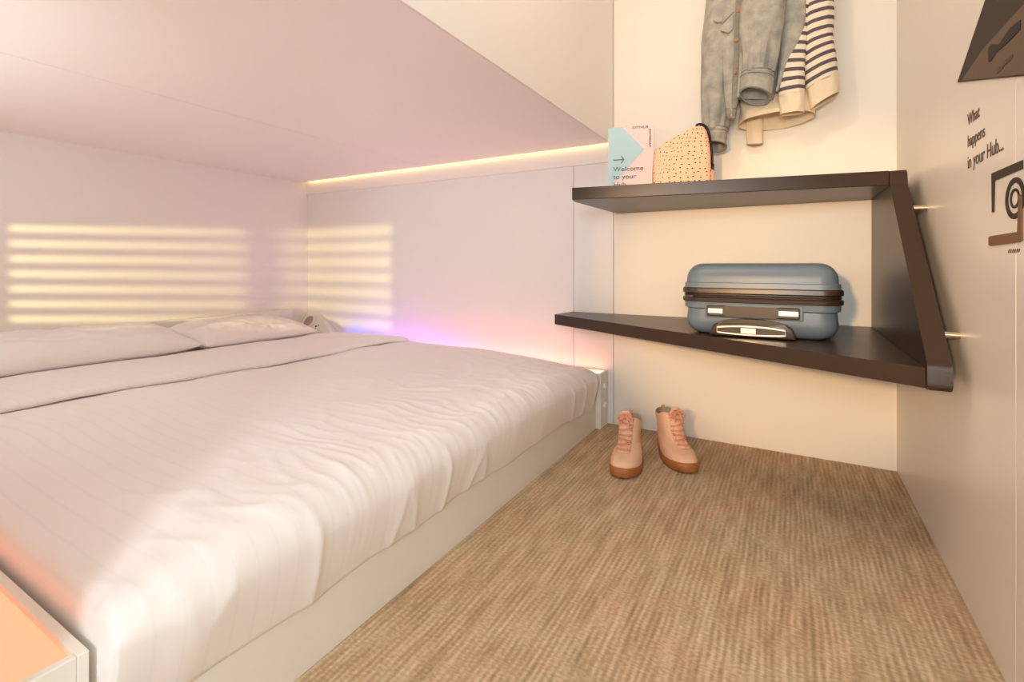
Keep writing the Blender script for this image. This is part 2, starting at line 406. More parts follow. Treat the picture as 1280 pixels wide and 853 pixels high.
def disc_ring(bm, c, n, r0, r1, h, seg=32):
    q = n.to_track_quat('Z', 'Y'); rings = []
    for r, z in ((r1, -.004), (r1, h), (r0, h), (r0, h * .2)):
        rings.append([c + q @ Vector((r * math.cos(2 * PI * k / seg), r * math.sin(2 * PI * k / seg), z)) for k in range(seg)])
    loft(bm, rings)
c1 = onface(.075, .105)
bm = bmesh.new(); disc_ring(bm, c1, nrm, .040, .050, .012); sp = autosmooth(mesh_obj('speaker_ring', bm, M_plastic, cs))
bm = bmesh.new(); cyl(bm, c1 - nrm * .003, c1 + nrm * .004, .0405, 32); mesh_obj('speaker_mesh', bm, simple('grey_mesh', (176, 158, 150), .8, .1, 200, .3), sp)
c2 = onface(.165, .075)
bm = bmesh.new(); cyl(bm, c2 - nrm * .002, c2 + nrm * .004, .024, 24); so = autosmooth(mesh_obj('power_socket', bm, M_plastic, cs))
bm = bmesh.new()
for du, dv, r in ((-.004, .002, .0075), (.012, .012, .005), (-.022, -.014, .0045), (.004, -.014, .004)): cyl(bm, onface(.165 + du, .075 + dv, .003), onface(.165 + du, .075 + dv, .0056), r, 12)
mesh_obj('socket_hole', bm, simple('socket_dark', (90, 72, 50), .5), so)

# duvet
XE = -.683
def duvet_bm():
    prof = []                                   # (x, z, mask of edge wrinkles)
    n1 = 110
    xs = [-2.25 + (XE - .075 + 2.25) * i / n1 for i in range(n1 + 1)]
    for x in xs: prof.append((x, .302 + .012 * math.sin(PI * sm(-2.4, -.8, x)), 0))
    x_c, z_c, r1, r2 = XE - .075, .235, .072, .067
    for i in range(1, 25):
        a = PI / 2 * (1 - i / 24); prof.append((x_c + r1 * math.cos(a), z_c + r2 * math.sin(a), 1))
    for i in range(1, 16):
        t = i / 15; prof.append((XE - .0032 - .030 * t ** 1.5, z_c - .115 * t, 2))
    prof.append((XE - .0355, z_c - .1165, 2))
    NY = 330; y0, y1 = Y0 + .004, Y1 - .008
    bm = bmesh.new(); rows = []
    r = .085
    for j in range(NY + 1):
        y = y0 + (y1 - y0) * j / NY; row = []
        d0, d1 = y - y0, y1 - y
        def drop(d, rr): return 0 if d >= rr else rr - math.sqrt(max(0, rr * rr - (rr - d) ** 2))
        dn, df = drop(d0, .022) + .030 * sm(.16, .0, d0), drop(d1, .085)
        for i, (x, z, k) in enumerate(prof):
            X, Z = x, z
            edge = sm(-1.25, -.80, x)
            side = 1 if k == 2 else (i - n1) / 24 if k == 1 else 0
            # broad softness of the filling
            Z += (.010 * nz(x * 2.3, y * 2.1, 3) + .006 * nz(x * 5, y * 4.4, 8)) * (1 - side)
            Z += .0022 * nz(x * 11 + 2 * nz(x * 3, y * 3, 5), y * 8, 2) * (1 - side)
            # gathers running over the rounded edge
            edge = sm(-1.20, -.78, x)
            wv = y + .09 * nz(x * 4, y * 4, 11) + .10 * (x + .8) * nz(y * 2.5, 4)
            g1 = nz(wv * 13, x * 2.2, 1); g2 = (1 - abs(nz(wv * 23, x * 4.0, 7))) ** 5 - .25; g3 = nz(wv * 46, x * 9, 17)
            ew = edge * (1 - .75 * side)
            amp = max(0, .45 + .9 * nz(y * 2.1, 9))
            off = ew * amp * (.008 * g1 + .007 * g2 + .002 * g3)
            Z += off * (1 - .7 * side); X += off * (.25 + .5 * side)
            cr = (1 - abs(nz(x * 6.5 + y * 3.2, y * 5 - x * 2, 21))) ** 8
            Z += .0045 * cr * sm(-1.35, -.95, x) * (1 - side)
            if side > .3:
                fold = (1 - abs(nz(y * 8 + .4 * z, z * 2.5, 31))) ** 6
                X += (.010 * fold - .003) * (side - .3)
                if k == 2: Z += .014 * nz(y * 4.5, 2.2) * sm(.24, .12, z)
            dd = dn + df
            Z -= .036 * sm(-1.15, -.70, x) * sm(.55, .0, d1) * (1 - .6 * side)
            if k < 1: Z -= dd * .95
            else:
                Z -= dd * .95 * (1 - side); X -= (df * .55 + dn * .15) * max(side, .2)
                if k == 2 and df > 0: X -= 0
            row.append(bm.verts.new((X, y, Z)))
        rows.append(row)
    for j in range(NY):
        for i in range(len(prof) - 1): bm.faces.new((rows[j][i], rows[j][i + 1], rows[j + 1][i + 1], rows[j + 1][i]))
    for row in (rows[0], rows[-1]):             # tucked ends
        y = row[0].co.y
        bm.faces.new(row + [bm.verts.new((-.79, y, row[-1].co.z + .02)), bm.verts.new((row[0].co.x, y, .13))])
    return bm
dv = mesh_obj('duvet', duvet_bm(), M_duvet, None, True)
tag(dv, 'white striped cotton duvet with gathered outer edge spread over the bed', 'duvet')
# turned-down top of the duvet
def flap_bm():
    bm = bmesh.new(); rows = []; NY, NX = 160, 60
    for j in range(NY + 1):
        y = Y0 + .012 + (Y1 - .06 - Y0 - .012) * j / NY; row = []
        xe = -1.80 + .12 * (j / NY) + .012 * nz(y * 3, 1) + .004 * nz(y * 11, 5)
        gap = .003 + .006 * max(0, nz(y * 6, 14))
        for i in range(NX + 1):
            t = i / NX; x = -2.25 + (xe + 2.25) * t
            base = .302 + .012 * math.sin(PI * sm(-2.4, -.8, x)) + .010 * nz(x * 2.3, y * 2.1, 3) + .006 * nz(x * 5, y * 4.4, 8)
            e = (xe - x)
            th = .020 * (1 if e > .035 else math.sqrt(max(0, 1 - (1 - e / .035) ** 2)))
            d0, d1 = y - (Y0 + .012), (Y1 - .06) - y
            f = lambda d, rr: 0 if d >= rr else rr - math.sqrt(max(0, rr * rr - (rr - d) ** 2))
            row.append(bm.verts.new((x, y, base + gap + th + .003 * nz(x * 7, y * 5, 6) - f(d0, .05) * .95 - f(d1, .06) * .8)))
        # underside lip
        v = row[-1].co; row.append(bm.verts.new((v.x - .012, v.y, v.z - .004 + .001))); row.append(bm.verts.new((v.x - .05, v.y, v.z - .003)))
        rows.append(row)
    for j in range(NY):
        for i in range(len(rows[0]) - 1): bm.faces.new((rows[j][i], rows[j][i + 1], rows[j + 1][i + 1], rows[j + 1][i]))
    return bm
mesh_obj('turned_down_top', flap_bm(), M_duvet, dv, True)

def pillow(label, cx, cy, lx, ly, z0, h, tilt, rz, seed):
    n = 56; bm = bmesh.new(); top, bot = [], []
    M = Matrix.Translation((cx, cy, z0)) @ Matrix.Rotation(rz, 4, 'Z') @ Matrix.Rotation(tilt, 4, 'Y')
    for j in range(n + 1):
        rt, rb = [], []
        for i in range(n + 1):
            u, v = -1 + 2 * i / n, -1 + 2 * j / n
            pin = 1 - .07 * (1 - u * u) * 0
            x = u * lx / 2 * (1 - .07 * (1 - abs(v) ** 2) * abs(u)); y = v * ly / 2 * (1 - .06 * (1 - abs(u) ** 2) * abs(v))
            e = max(0, (1 - abs(u) ** 2.6)) ** .55 * max(0, (1 - abs(v) ** 2.8)) ** .55
            wr = .012 * nz(u * 2 + seed, v * 2, 1) + .006 * (1 - abs(nz(u * 4 + seed, v * 5, 2))) ** 4
            wr *= 1.5; rad = math.hypot(u, v)
            wr += .006 * (1 - abs(nz(math.atan2(v, u) * 3 + seed, rad, 3))) ** 3 * sm(.5, 1.1, rad)
            rt.append(bm.verts.new(M @ Vector((x, y, h * .5 + h * .5 * e + wr * min(1, e * 2)))))
            rb.append(bm.verts.new(M @ Vector((x, y, h * .5 - h * .5 * e))) if 0 < i < n and 0 < j < n else rt[-1])
        top.append(rt); bot.append(rb)
    for j in range(n):
        for i in range(n):
            bm.faces.new((top[j][i], top[j][i + 1], top[j + 1][i + 1], top[j + 1][i]))
            q = (bot[j][i], bot[j + 1][i], bot[j + 1][i + 1], bot[j][i + 1])
            try: bm.faces.new(q)
            except ValueError: pass
    o = mesh_obj('pillow', bm, M_skirt, None, True)
    return tag(o, label, 'pillow', 'white pillows at the head of the bed')
pillow('plump white pillow nearest the camera at the left wall, in front of the other', -2.452, .80, .42, .77, .288, .155, math.radians(4), 0, 3.1)
pillow('white pillow beside the corner console at the far side of the bed head', -2.455, 1.49, .41, .60, .288, .130, math.radians(4), 0, 8.4)

# ------------------------------------------------------------------ wall shelf
sh = thing('wall_shelf', 'dark brown two-tier shelf with slanted side panel on steel pegs', 'shelf', (-.1, 1.9, .45))
Lt = .695 * H; Lb = Lt - .061 * H; Ub = H + .322 * H; Ut = Ub + .060 * H
SX0, SX1 = .243, .283                            # side panel
def flatpoly(pts, z): return [Vector((x, y, z)) for x, y in pts]
def rounded(pts, idx, r, n=6):
    out = []
    for i, p in enumerate(pts):
        if i not in idx: out.append(p); continue
        a = Vector(pts[i - 1]); b = Vector(pts[(i + 1) % len(pts)]); c = Vector(p)
        p0 = c + (a - c).normalized() * r; p1 = c + (b - c).normalized() * r
        for k in range(n + 1):
            t = k / n; q = p0 * (1 - t) ** 2 + c * 2 * t * (1 - t) + p1 * t * t; out.append(tuple(q))
    return out
yw = YB - .002
bm = bmesh.new()
prism(bm, flatpoly(rounded([(-.66, yw), (-.668, 1.625), (-.655, 1.56), (.243, 1.722), (.243, yw)], {1}, .02), Ub), (0, 0, Ut - Ub), .002)
mesh_obj('upper_board', bm, M_shelf, sh)
bm = bmesh.new()
prism(bm, flatpoly(rounded([(-.868, yw), (-.888, 1.918), (.243, 1.302), (.243, yw)], {1}, .008), Lb), (0, 0, Lt - Lb), .002)
mesh_obj('lower_board', bm, M_shelf, sh)
# side panel in the YZ plane, rounded outer front corners
R3 = lambda y, z: Vector((SX0, y, z))
side = [(yw, Lb), (1.278, Lb), (1.278, Lt), (1.722, Ut), (yw, Ut)]
pts = rounded([(yw, Lb), (1.280, Lb), (1.287, Lb + .055), (1.716, Ub + .0), (1.722, Ut), (yw, Ut)], {1, 2, 3, 4}, .012)
bm = bmesh.new(); prism(bm, [R3(y, z) for y, z in pts], (SX1 - SX0, 0, 0), .004, 3)
mesh_obj('side_panel', bm, M_shelf, sh)
for px, py in ((1150, 260), (1188, 419)):
    d = onX(px, py, .298)
    bm = bmesh.new(); cyl(bm, (SX1 - .001, d.y, d.z), (XR, d.y, d.z), .0075, 24); autosmooth(mesh_obj('standoff_peg', bm, M_steel, sh))

# ------------------------------------------------------------------ suitcase
cx, cy0, sw, sd = -.085, 1.588, .414, .45
zb = Lt + .0005; sh_ = .2185
su = thing('suitcase', 'blue-grey hard-shell cabin suitcase lying on the lower dark shelf', 'suitcase', (cx, cy0 + sd / 2, zb))
def rrect(hw, z0, z1, r, n=10):
    """rounded rectangle outline in XZ (X centred)"""
    pts = []
    for (sx_, sz_, a0) in ((1, 1, 0), (-1, 1, 90), (-1, -1, 180), (1, -1, 270)):
        for k in range(n + 1):
            a = math.radians(a0 + 90 * k / n)
            ccx = sx_ * (hw - r); ccz = (z1 - r) if sz_ > 0 else (z0 + r)
            pts.append((ccx + r * math.cos(a), ccz + r * math.sin(a)))
    return pts
def shell(z0, z1, r, inset0, cut):
    """one half of the case as stacked horizontal outlines in XY: width/depth shrinking towards z far from the zip"""
def planrect(hx, y0, y1, r, n=8):
    pts = []
    for (sx_, sy_, a0) in ((1, 1, 0), (-1, 1, 90), (-1, -1, 180), (1, -1, 270)):
        for k in range(n + 1):
            a = math.radians(a0 + 90 * k / n); pts.append((cx + sx_ * (hx - r) + r * math.cos(a), ((y1 - r) if sy_ > 0 else (y0 + r)) + r * math.sin(a)))
    return pts
def stack(levels, r0=.05):
    """levels: (z, inset)"""
    rings = []
    for z, ins in levels:
        r = max(.008, r0 - ins * .5)
        rings.append([Vector((x, y, zb + z)) for x, y in planrect(sw / 2 - ins, cy0 + ins, cy0 + sd - ins, r)])
    bm = bmesh.new(); loft(bm, rings, True, True, True); return bm
def quarter(z_from, z_to, ins, n=8):
    out = []
    for k in range(n + 1):
        a = PI / 2 * k / n; out.append((z_from + (z_to - z_from) * math.sin(a), ins * (1 - math.cos(a))))
    return out
z_b0, z_b1 = .100, .144
low = [(z, i) for z, i in quarter(.045, .0, .042)][::-1]
low += [(.078, .0035), (.080, .0035), (.082, -.001), (z_b0 + .001, -.002)]
low = [(z, i + .004 if z < .079 else i) for z, i in low]
autosmooth(mesh_obj('lower_shell', stack(low), M_blue, su), 30)
up = [(z_b1 - .001, -.002), (.1585, -.001), (.1600, .0035), (.1625, .0035)] + [(z, i + .004) for z, i in quarter(.170, sh_, .046)]
autosmooth(mesh_obj('upper_shell', stack(up), M_blue, su), 30)
band = mesh_obj('zip_band', stack([(z_b0, -.004), (z_b0 + .002, -.007), (z_b0 + .012, -.008), (z_b0 + .015, -.005), (z_b0 + .0165, -.001), (z_b0 + .025, -.001), (z_b0 + .0265, -.005), (z_b0 + .029, -.008), (z_b0 + .041, -.007), (z_b1, -.004)]), M_band, su)
autosmooth(band, 30)
bm = stack([(z_b0 + .018, -.0025), (z_b0 + .0195, -.0035), (z_b0 + .0215, -.0035), (z_b0 + .023, -.0025)]); mesh_obj('zipper', bm, M_zip, band)
bm = bmesh.new(); box(bm, cx - .200, cx - .175, cy0 - .004, cy0 + .004, z_b0 + .012 + zb, z_b0 + .021 + zb, .002); mesh_obj('zip_puller', bm, M_black, band)
# carry handle
def sx(px): return cx - sw / 2 + (px - 125) / 1010 * sw       # along the case front
hz = zb + .0755
hd = []
bm = bmesh.new()
prof = [(sx(300), .0165), (sx(420), .0165), (sx(450), .0135), (sx(740), .0135), (sx(765), .0165), (sx(893), .0165)]
up_ = [Vector((x, cy0 - .002, hz + h)) for x, h in prof]; dn_ = [Vector((x, cy0 - .002, hz - h * .95)) for x, h in prof[::-1]]
prism(bm, dn_ + up_, (0, -.016, 0), .003, 2)
ch = mesh_obj('carry_handle', bm, M_band, su)
for a, b_ in ((308, 412), (765, 888)):
    bm = boxm(sx(a), sx(b_), cy0 - .0205, cy0 - .016, hz - .008, hz + .0075, bev=.0022, seg=3)
    mesh_obj('latch_plate', bm, M_silver, ch)
# raised surround of the handle
bm = bmesh.new(); box(bm, sx(285), sx(915), cy0 - .003, cy0 + .006, hz - .021, hz + .022, .003); mesh_obj('handle_recess', bm, M_blue, su)
# trolley handle housing: arched
def arch(x0, x1, z0, z1, n=24, p=3.0):
    pts = [(x0, z0)]
    for k in range(n + 1):
        t = -1 + 2 * k / n; pts.append(((x0 + x1) / 2 + t * (x1 - x0) / 2, z0 + (z1 - z0) * (max(0, 1 - abs(t) ** p)) ** (1 / 3.0) * (1 - .08 * t * t) ))
    pts.append((x1, z0)); return pts
bm = bmesh.new(); pts = arch(sx(318), sx(874), zb + .002, zb + .054)
dd = []
for p in pts:
    if not dd or (Vector(p) - Vector(dd[-1])).length > 1e-4: dd.append(p)
prism(bm, [Vector((x, cy0 + .012, z)) for x, z in dd], (0, -.028, 0), .0045, 3)
th = autosmooth(mesh_obj('trolley_handle', bm, M_band, su), 40)
bm = bmesh.new()
gz0, gz1 = zb + .0075, zb + .036
def lens(x0, x1, z0, z1, bow, n=14):
    top = [(x0 + (x1 - x0) * k / n, z1 - bow * (2 * k / n - 1) ** 2) for k in range(n + 1)]
    bot = [(x0 + (x1 - x0) * k / n, z0 + bow * .6 * (2 * k / n - 1) ** 2) for k in range(n + 1)]
    return bot + top[::-1]
prism(bm, [Vector((x, cy0 - .015, z)) for x, z in lens(sx(370), sx(810), gz0, gz1, .006)], (0, -.006, 0), .0012)
gp = mesh_obj('grip', bm, M_silver, th)
bm = bmesh.new(); prism(bm, [Vector((x, cy0 - .0205, z)) for x, z in lens(sx(374), sx(806), gz0 + .0042, gz1 - .0042, .006)], (0, -.002, 0), .0005); mesh_obj('grip_inlay', bm, M_band, gp)
bm = boxm(sx(528), sx(628), cy0 - .0242, cy0 - .021, gz0 + .005, gz1 - .0065, bev=.0015); mesh_obj('release_button', bm, M_silver, gp)

# ------------------------------------------------------------------ ankle boots
def boot(label, heel, toe, mirror):
    heel = Vector((heel[0], heel[1], 0)); toe = Vector((toe[0], toe[1], 0))
    ax = (toe - heel); Lf = ax.length; ax.normalize(); rot = math.atan2(ax.y, ax.x)
    M = Matrix.Translation(heel) @ Matrix.Rotation(rot, 4, 'Z')
    t = thing('ankle_boot', label, 'boot', heel, rot, 'pair of salmon ankle boots')
    hw_max = .049
    def outline(x0, x1, wheel, wball, n=48, side=.0):
        """closed plan outline from heel x0 to toe x1"""
        pts = []
        for k in range(n):
            a = 2 * PI * k / n
            c, s = math.cos(a), math.sin(a)
            u = .5 + .5 * math.copysign(abs(c) ** .66, c)                      # 0 heel .. 1 toe
            wd = wheel + (wball - wheel) * sm(.15, .72, u)
            v = math.copysign(abs(s) ** .74, s) * wd
            v += mirror * side * math.sin(PI * u) * .010 + mirror * .006 * u * u * (1 if side else 0)
            pts.append((x0 + (x1 - x0) * u, v))
        return pts
    def ring(z, x0, x1, wh, wb, lift=None):
        out = []
        for x, y in outline(x0, x1, wh, wb, side=1):
            zz = z + (lift(x) if lift else 0); out.append(M @ Vector((x, y, zz)))
        return out
    # sole: cupsole that rises a little at the toe
    lf = lambda x: .006 * sm(.72 * Lf, Lf, x) + .004 * sm(.3 * Lf, 0, x) * 0
    R = [ring(.0, .006, Lf - .008, .033, .049, lf), ring(.004, .001, Lf - .001, .036, .0535, lf), ring(.020, -.001, Lf + .001, .0375, .055, lf), ring(.030, .001, Lf - .002, .0365, .054, lf), ring(.033, .006, Lf - .008, .033, .050, lf)]
    bm = bmesh.new(); loft(bm, R, True, True, True)
    autosmooth(mesh_obj('sole', bm, M_gum, t), 50)
    # upper, stacked outlines: toe cap rounding, vamp slope, ankle collar
    prof = [  # z, x heel, x front, w heel, w ball
        (.030, .004, Lf - .006, .035, .0525), (.040, .002, Lf - .009, .0355, .0520), (.050, .001, Lf - .018, .036, .0500), (.058, .001, Lf - .033, .036, .047),
        (.064, .001, Lf - .052, .036, .0430), (.070, .002, Lf - .074, .036, .0390), (.078, .003, Lf - .092, .034, .0345), (.088, .004, Lf - .108, .034, .0335), (.100, .005, Lf - .122, .034, .0335),
        (.114, .004, Lf - .136, .0345, .0335), (.126, .001, Lf - .146, .0355, .034), (.136, -.002, Lf - .152, .0365, .034)]
    prof = crom(prof, 3)
    lift2 = lambda z: (lambda x: .006 * sm(.72 * Lf, Lf, x) * (1 - sm(.03, .08, z)) + sm(.09, .136, z) * (.005 * sm(.05, .01, x) + .020 * sm(.06, .12, x)))
    rings = [ring(z, a, b_, wh, wb, lift2(z)) for z, a, b_, wh, wb in prof]
    # padded collar lip then lining going down inside
    z, a, b_, wh, wb = prof[-1]
    rings += [ring(z + .004, a + .003, b_ - .003, wh - .003, wb - .003, lift2(z))]
    bm = bmesh.new(); loft(bm, rings); autosmooth(mesh_obj('upper', bm, M_bootu, t), 60)
    ins = [ring(z + .004, a + .003, b_ - .003, wh - .003, wb - .003, lift2(z)), ring(z + .001, a + .007, b_ - .007, wh - .007, wb - .007, lift2(z)), ring(z - .03, a + .009, b_ - .007, wh - .008, wb - .008), ring(.045, .012, Lf - .10, .028, .028)]
    bm = bmesh.new(); loft(bm, ins, True, False, True); autosmooth(mesh_obj('lining', bm, M_lining, t), 60)
    # centre line of the vamp
    def front(z):
        for p, q in zip(prof[:-1], prof[1:]):
            if p[0] <= z <= q[0]:
                k = (z - p[0]) / (q[0] - p[0]); return p[2] + (q[2] - p[2]) * k, p[4] + (q[4] - p[4]) * k
        return prof[-1][2], prof[-1][4]
    def vamp(s, v, h=0):
        """s: 0 at toe-side of the lacing .. 1 at the collar; v across in metres; h above the leather"""
        z = .066 + (.138 - .066) * s
        x, wb = front(min(z, .136)); 
        kk = min(.98, abs(v) / (wb * 1.0)); back = (x - .02) * .30 * (1 - (1 - kk ** 2.3) ** .55)
        nx, nz_ = (.72, .70) if s < .35 else (.85, .53)
        return M @ Vector((x - back + nx * h, v + mirror * .006 * (x / Lf) ** 2, z + nz_ * h + .020 * sm(.09, .136, z) * sm(.06, .12, x - back)))
    # tongue (raised at the top)
    bm = bmesh.new(); rows = []
    for s_ in [i / 14 for i in range(15)] + [1.12, 1.24, 1.34]:
        wv = (.015 + .006 * min(s_, 1)) * (1 if s_ <= 1.1 else .92 if s_ < 1.2 else .78 if s_ < 1.3 else .5)
        rows.append([vamp(min(s_, 1), wv * k / 6, .0022 + (.003 * (1 - abs(k / 6)))) + Vector((0, 0, max(0, s_ - 1) * .072)) + M.to_3x3() @ Vector((max(0, s_ - 1) * .02, 0, 0)) for k in range(-6, 7)])
    R_ = loft(bm, rows, False)
    tg = autosmooth(mesh_obj('tongue', bm, M_bootu, t), 70)
    md = tg.modifiers.new('thickness', 'SOLIDIFY'); md.thickness = .003; md.offset = 0
    # eyestay strips and eyelets, laces
    for sd_ in (-1, 1):
        bm = bmesh.new(); rows = []
        for i in range(15):
            s_ = i / 14; rows.append([vamp(s_ * .97, sd_ * (.0125 + .004 * s_ + .0022 * k), .0050 - .0009 * abs(k - 2)) for k in range(5)])
        loft(bm, rows, False); es_ = autosmooth(mesh_obj('eyestay', bm, M_bootu, t), 70)
        md = es_.modifiers.new('thickness', 'SOLIDIFY'); md.thickness = .0025; md.offset = 0
        for k in range(7):
            s_ = .05 + .145 * k; c = vamp(s_ * .97, sd_ * (.0165 + .004 * s_), .0068)
            bm = bmesh.new(); bmesh.ops.create_icosphere(bm, subdivisions=1, radius=.0021, matrix=Matrix.Translation(c)); mesh_obj('eyelet', bm, M_eyelet, t, True)
    for k in range(7):
        s_ = .05 + .150 * k
        wv = .0195 + .004 * s_
        pts = [vamp(s_ * .97 + (.045 * math.sin(k * 2.1)) * (q / 8), wv * q / 8, .0085 + .003 * (1 - (q / 8) ** 2)) for q in range(-8, 9)]
        bm = bmesh.new(); tube(bm, pts, .0046, 8, True, .55); mesh_obj('lace', bm, M_lace, t, True)
    # bow: two loops and two ends
    top = vamp(1.0, 0, .016) + Vector((0, 0, .006))
    loc = lambda x, y, z: top + (M.to_3x3() @ Vector((x, y, z)))
    for q in (-1, 1):
        pts = crom([[0, 0, 0], [.008, q * .012, .004], [.012, q * .024, -.006], [.014, q * .022, -.016], [.010, q * .010, -.008], [.001, 0, .001]], 5)
        bm = bmesh.new(); tube(bm, [loc(*p) for p in pts], .0028, 8); mesh_obj('lace_loop', bm, M_lace, t, True)
        pts = crom([[0, 0, 0], [.010, q * .006, -.006], [.016, q * .012, -.020], [.022, q * .013, -.034]], 5)
        bm = bmesh.new(); tube(bm, [loc(*p) for p in pts], .0026, 8); mesh_obj('lace_end', bm, M_lace, t, True)
    # pull tab on the heel
    bm = bmesh.new(); box(bm, -.006, .002, -.007, .007, .112, .152, .0015, 2, M); mesh_obj('pull_tab', bm, M_lace, t)
    # toe-cap / side stitch seam
    return t
boot('salmon lace-up ankle boot with gum sole, the left one, toe towards the camera', (-.522, 1.815), (-.485, 1.545), 1)
boot('salmon lace-up ankle boot with gum sole, the right one, turned beside the wall', (-.432, 1.945), (-.283, 1.700), -1)

# ------------------------------------------------------------------ on the upper shelf: card and pouch
def text_mesh(name, s, size, M, mat, parent, align='LEFT', extrude=.0003, scale_x=1):
    cu = bpy.data.curves.new(name, 'FONT'); cu.body = s; cu.size = size; cu.align_x = align; cu.extrude = extrude
    tmp = bpy.data.objects.new(name, cu); C.objects.link(tmp)
    dg = bpy.context.evaluated_depsgraph_get(); me = bpy.data.meshes.new_from_object(tmp.evaluated_get(dg))
    bpy.data.objects.remove(tmp); 
    bm = bmesh.new(); bm.from_mesh(me); bpy.data.meshes.remove(me)
    for v in bm.verts: v.co = M @ Vector((v.co.x * scale_x, v.co.y, v.co.z))
    return mesh_obj(name, bm, mat, parent)
bl = onY(760, 245, 1.905); br = onY(817, 245, 1.95)
bd = Vector((br.x - bl.x, br.y - bl.y, 0)); bw = bd.length; ang = math.atan2(bd.y, bd.x); bh = .292
cd = thing('welcome_card', 'pink and pale blue welcome card standing on the upper shelf', 'card', (bl.x, bl.y, Ut), ang)
MB = Matrix.Translation((bl.x, bl.y, Ut)) @ Matrix.Rotation(ang, 4, 'Z') @ Matrix.Rotation(math.radians(90 - 2), 4, 'X')   # local: x right, y up, z to the viewer
mesh_obj('sheet', boxm(0, bw, 0, bh, -.003, 0, M=MB), M_paper, cd)
q = lambda x, y: MB @ Vector(((x - 132) / 372 * bw, bh - (y - 142) / (142 + 660 - 142 - 142 + 30) * bh, .0003))
off = (MB.to_3x3() @ Vector((0, 0, .0006)))
S = 660 - 142                                        # zoom pixels of the card's full height
q = lambda x, y: MB @ Vector(((x - 132) / 372 * bw, bh - (y - 142) / 560 * bh, .0002))
bm = bmesh.new(); prism(bm, [q(133, 143), q(245, 143), q(430, 327), q(205, 552), q(133, 625)], off); mesh_obj('printed_arrow', bm, M_aqua, cd)
mm = bw / 372
def txt(s, x, y, size_px, rot=0, sx_=1.0, mat=M_ink):
    p = Vector(((x - 132) * mm, bh - (y - 142) / 560 * bh, .0012))
    return text_mesh('printed_text', s, size_px * mm, MB @ Matrix.Translation(p) @ Matrix.Rotation(rot, 4, 'Z'), mat, cd, scale_x=sx_)
txt('Welcome', 174, 488, 56, 0, 1.12); txt('to your', 174, 548, 56, 0, 1.12); txt('Hub', 174, 608, 56, 0, 1.12)
txt('CITYHUB', 330, 164, 30, 0, 1.05); txt('ROTTERDAM', 466, 172, 28, -PI / 2, .92)
bm = bmesh.new()
def bar(bm, x0, y0, x1, y1, wd):
    a, b_ = Vector((x0, y0)), Vector((x1, y1)); n = (b_ - a).normalized(); n = Vector((-n.y, n.x)) * wd / 2
    prism(bm, [q(*(a + n)), q(*(b_ + n)), q(*(b_ - n)), q(*(a - n))], off * 2.2)
bar(bm, 175, 400, 262, 397, 7); bar(bm, 240, 368, 264, 399, 7); bar(bm, 264, 395, 240, 428, 7)
mesh_obj('printed_pointer', bm, M_ink, cd)

# perforated pouch
pa = Vector((-.388, 1.86, Ut)); 
pc = onY(818, 240, 1.86); pe = onY(884, 240, 1.80)
pu = thing('perforated_pouch', 'salmon pouch dotted with small black holes and black zip, beside the card', 'pouch', ((pc.x + pe.x) / 2, 1.86, Ut), 0)
pw, phh, pt = .205, .248, .075
ctr = Vector(((pc.x + pe.x) / 2, 1.86, Ut)); pr = math.radians(16)
MP = Matrix.Translation(ctr) @ Matrix.Rotation(pr, 4, 'Z')
# outline in local XZ (half-moon, taller on the right), swept through local Y with rounded shoulders
ol = crom([[-.100, 0.002], [-.103, .06], [-.098, .135], [-.085, .165], [-.03, .197], [.040, .232], [.066, .236], [.086, .214], [.098, .150], [.101, .06], [.100, .002]], 6)
bm = bmesh.new(); rings = []
for k in range(13):
    a = -PI / 2 + PI * k / 12; yy = math.copysign(abs(math.sin(a)) ** .8, math.sin(a)) * pt / 2; ins = .018 * (1 - math.cos(a)) if abs(a) > .9 else .018 * (1 - math.cos(a)) * .6
    rings.append([MP @ Vector((x * (1 - ins / .11), yy, max(0, z * (1 - ins / .25)))) for x, z in ol])
Rv = loft(bm, rings, True, True, True)
uvl = bm.loops.layers.uv.new('UVMap')
inv = MP.inverted()
for f in bm.faces:
    n = (MP.to_3x3().inverted() @ f.normal) if f.normal.length > 0 else Vector((0, 1, 0))
    for lp in f.loops:
        p = inv @ lp.vert.co
        if abs(p.x) > .085 or abs(n.x) > .8: lp[uvl].uv = (p.y / .0155, p.z / .0155)
        else: lp[uvl].uv = (p.x / .0155, p.z / .0155)
po = autosmooth(mesh_obj('body', bm, M_dots, pu), 60)
bm = bmesh.new()
zpth = [o for o in ol if o[0] > .045 and o[1] > .075]
rings = []
for x, z in zpth:
    rings.append([MP @ Vector((x * 1.015 + .001, yy, z * 1.008)) for yy in (-.030, -.012, .012, .030)])
loft(bm, rings, False)
zp_ = autosmooth(mesh_obj('zip', bm, M_zip, pu), 70); md = zp_.modifiers.new('thickness', 'SOLIDIFY'); md.thickness = .006; md.offset = 0
bm = bmesh.new(); box(bm, .098, .109, -.022, .010, .004, .075, .003, 2, MP); mesh_obj('zip_end_tab', bm, M_ltpink, pu)
bm = bmesh.new(); box(bm, .101, .112, -.010, .004, .072, .098, .002, 2, MP); mesh_obj('zip_puller', bm, M_black, pu)

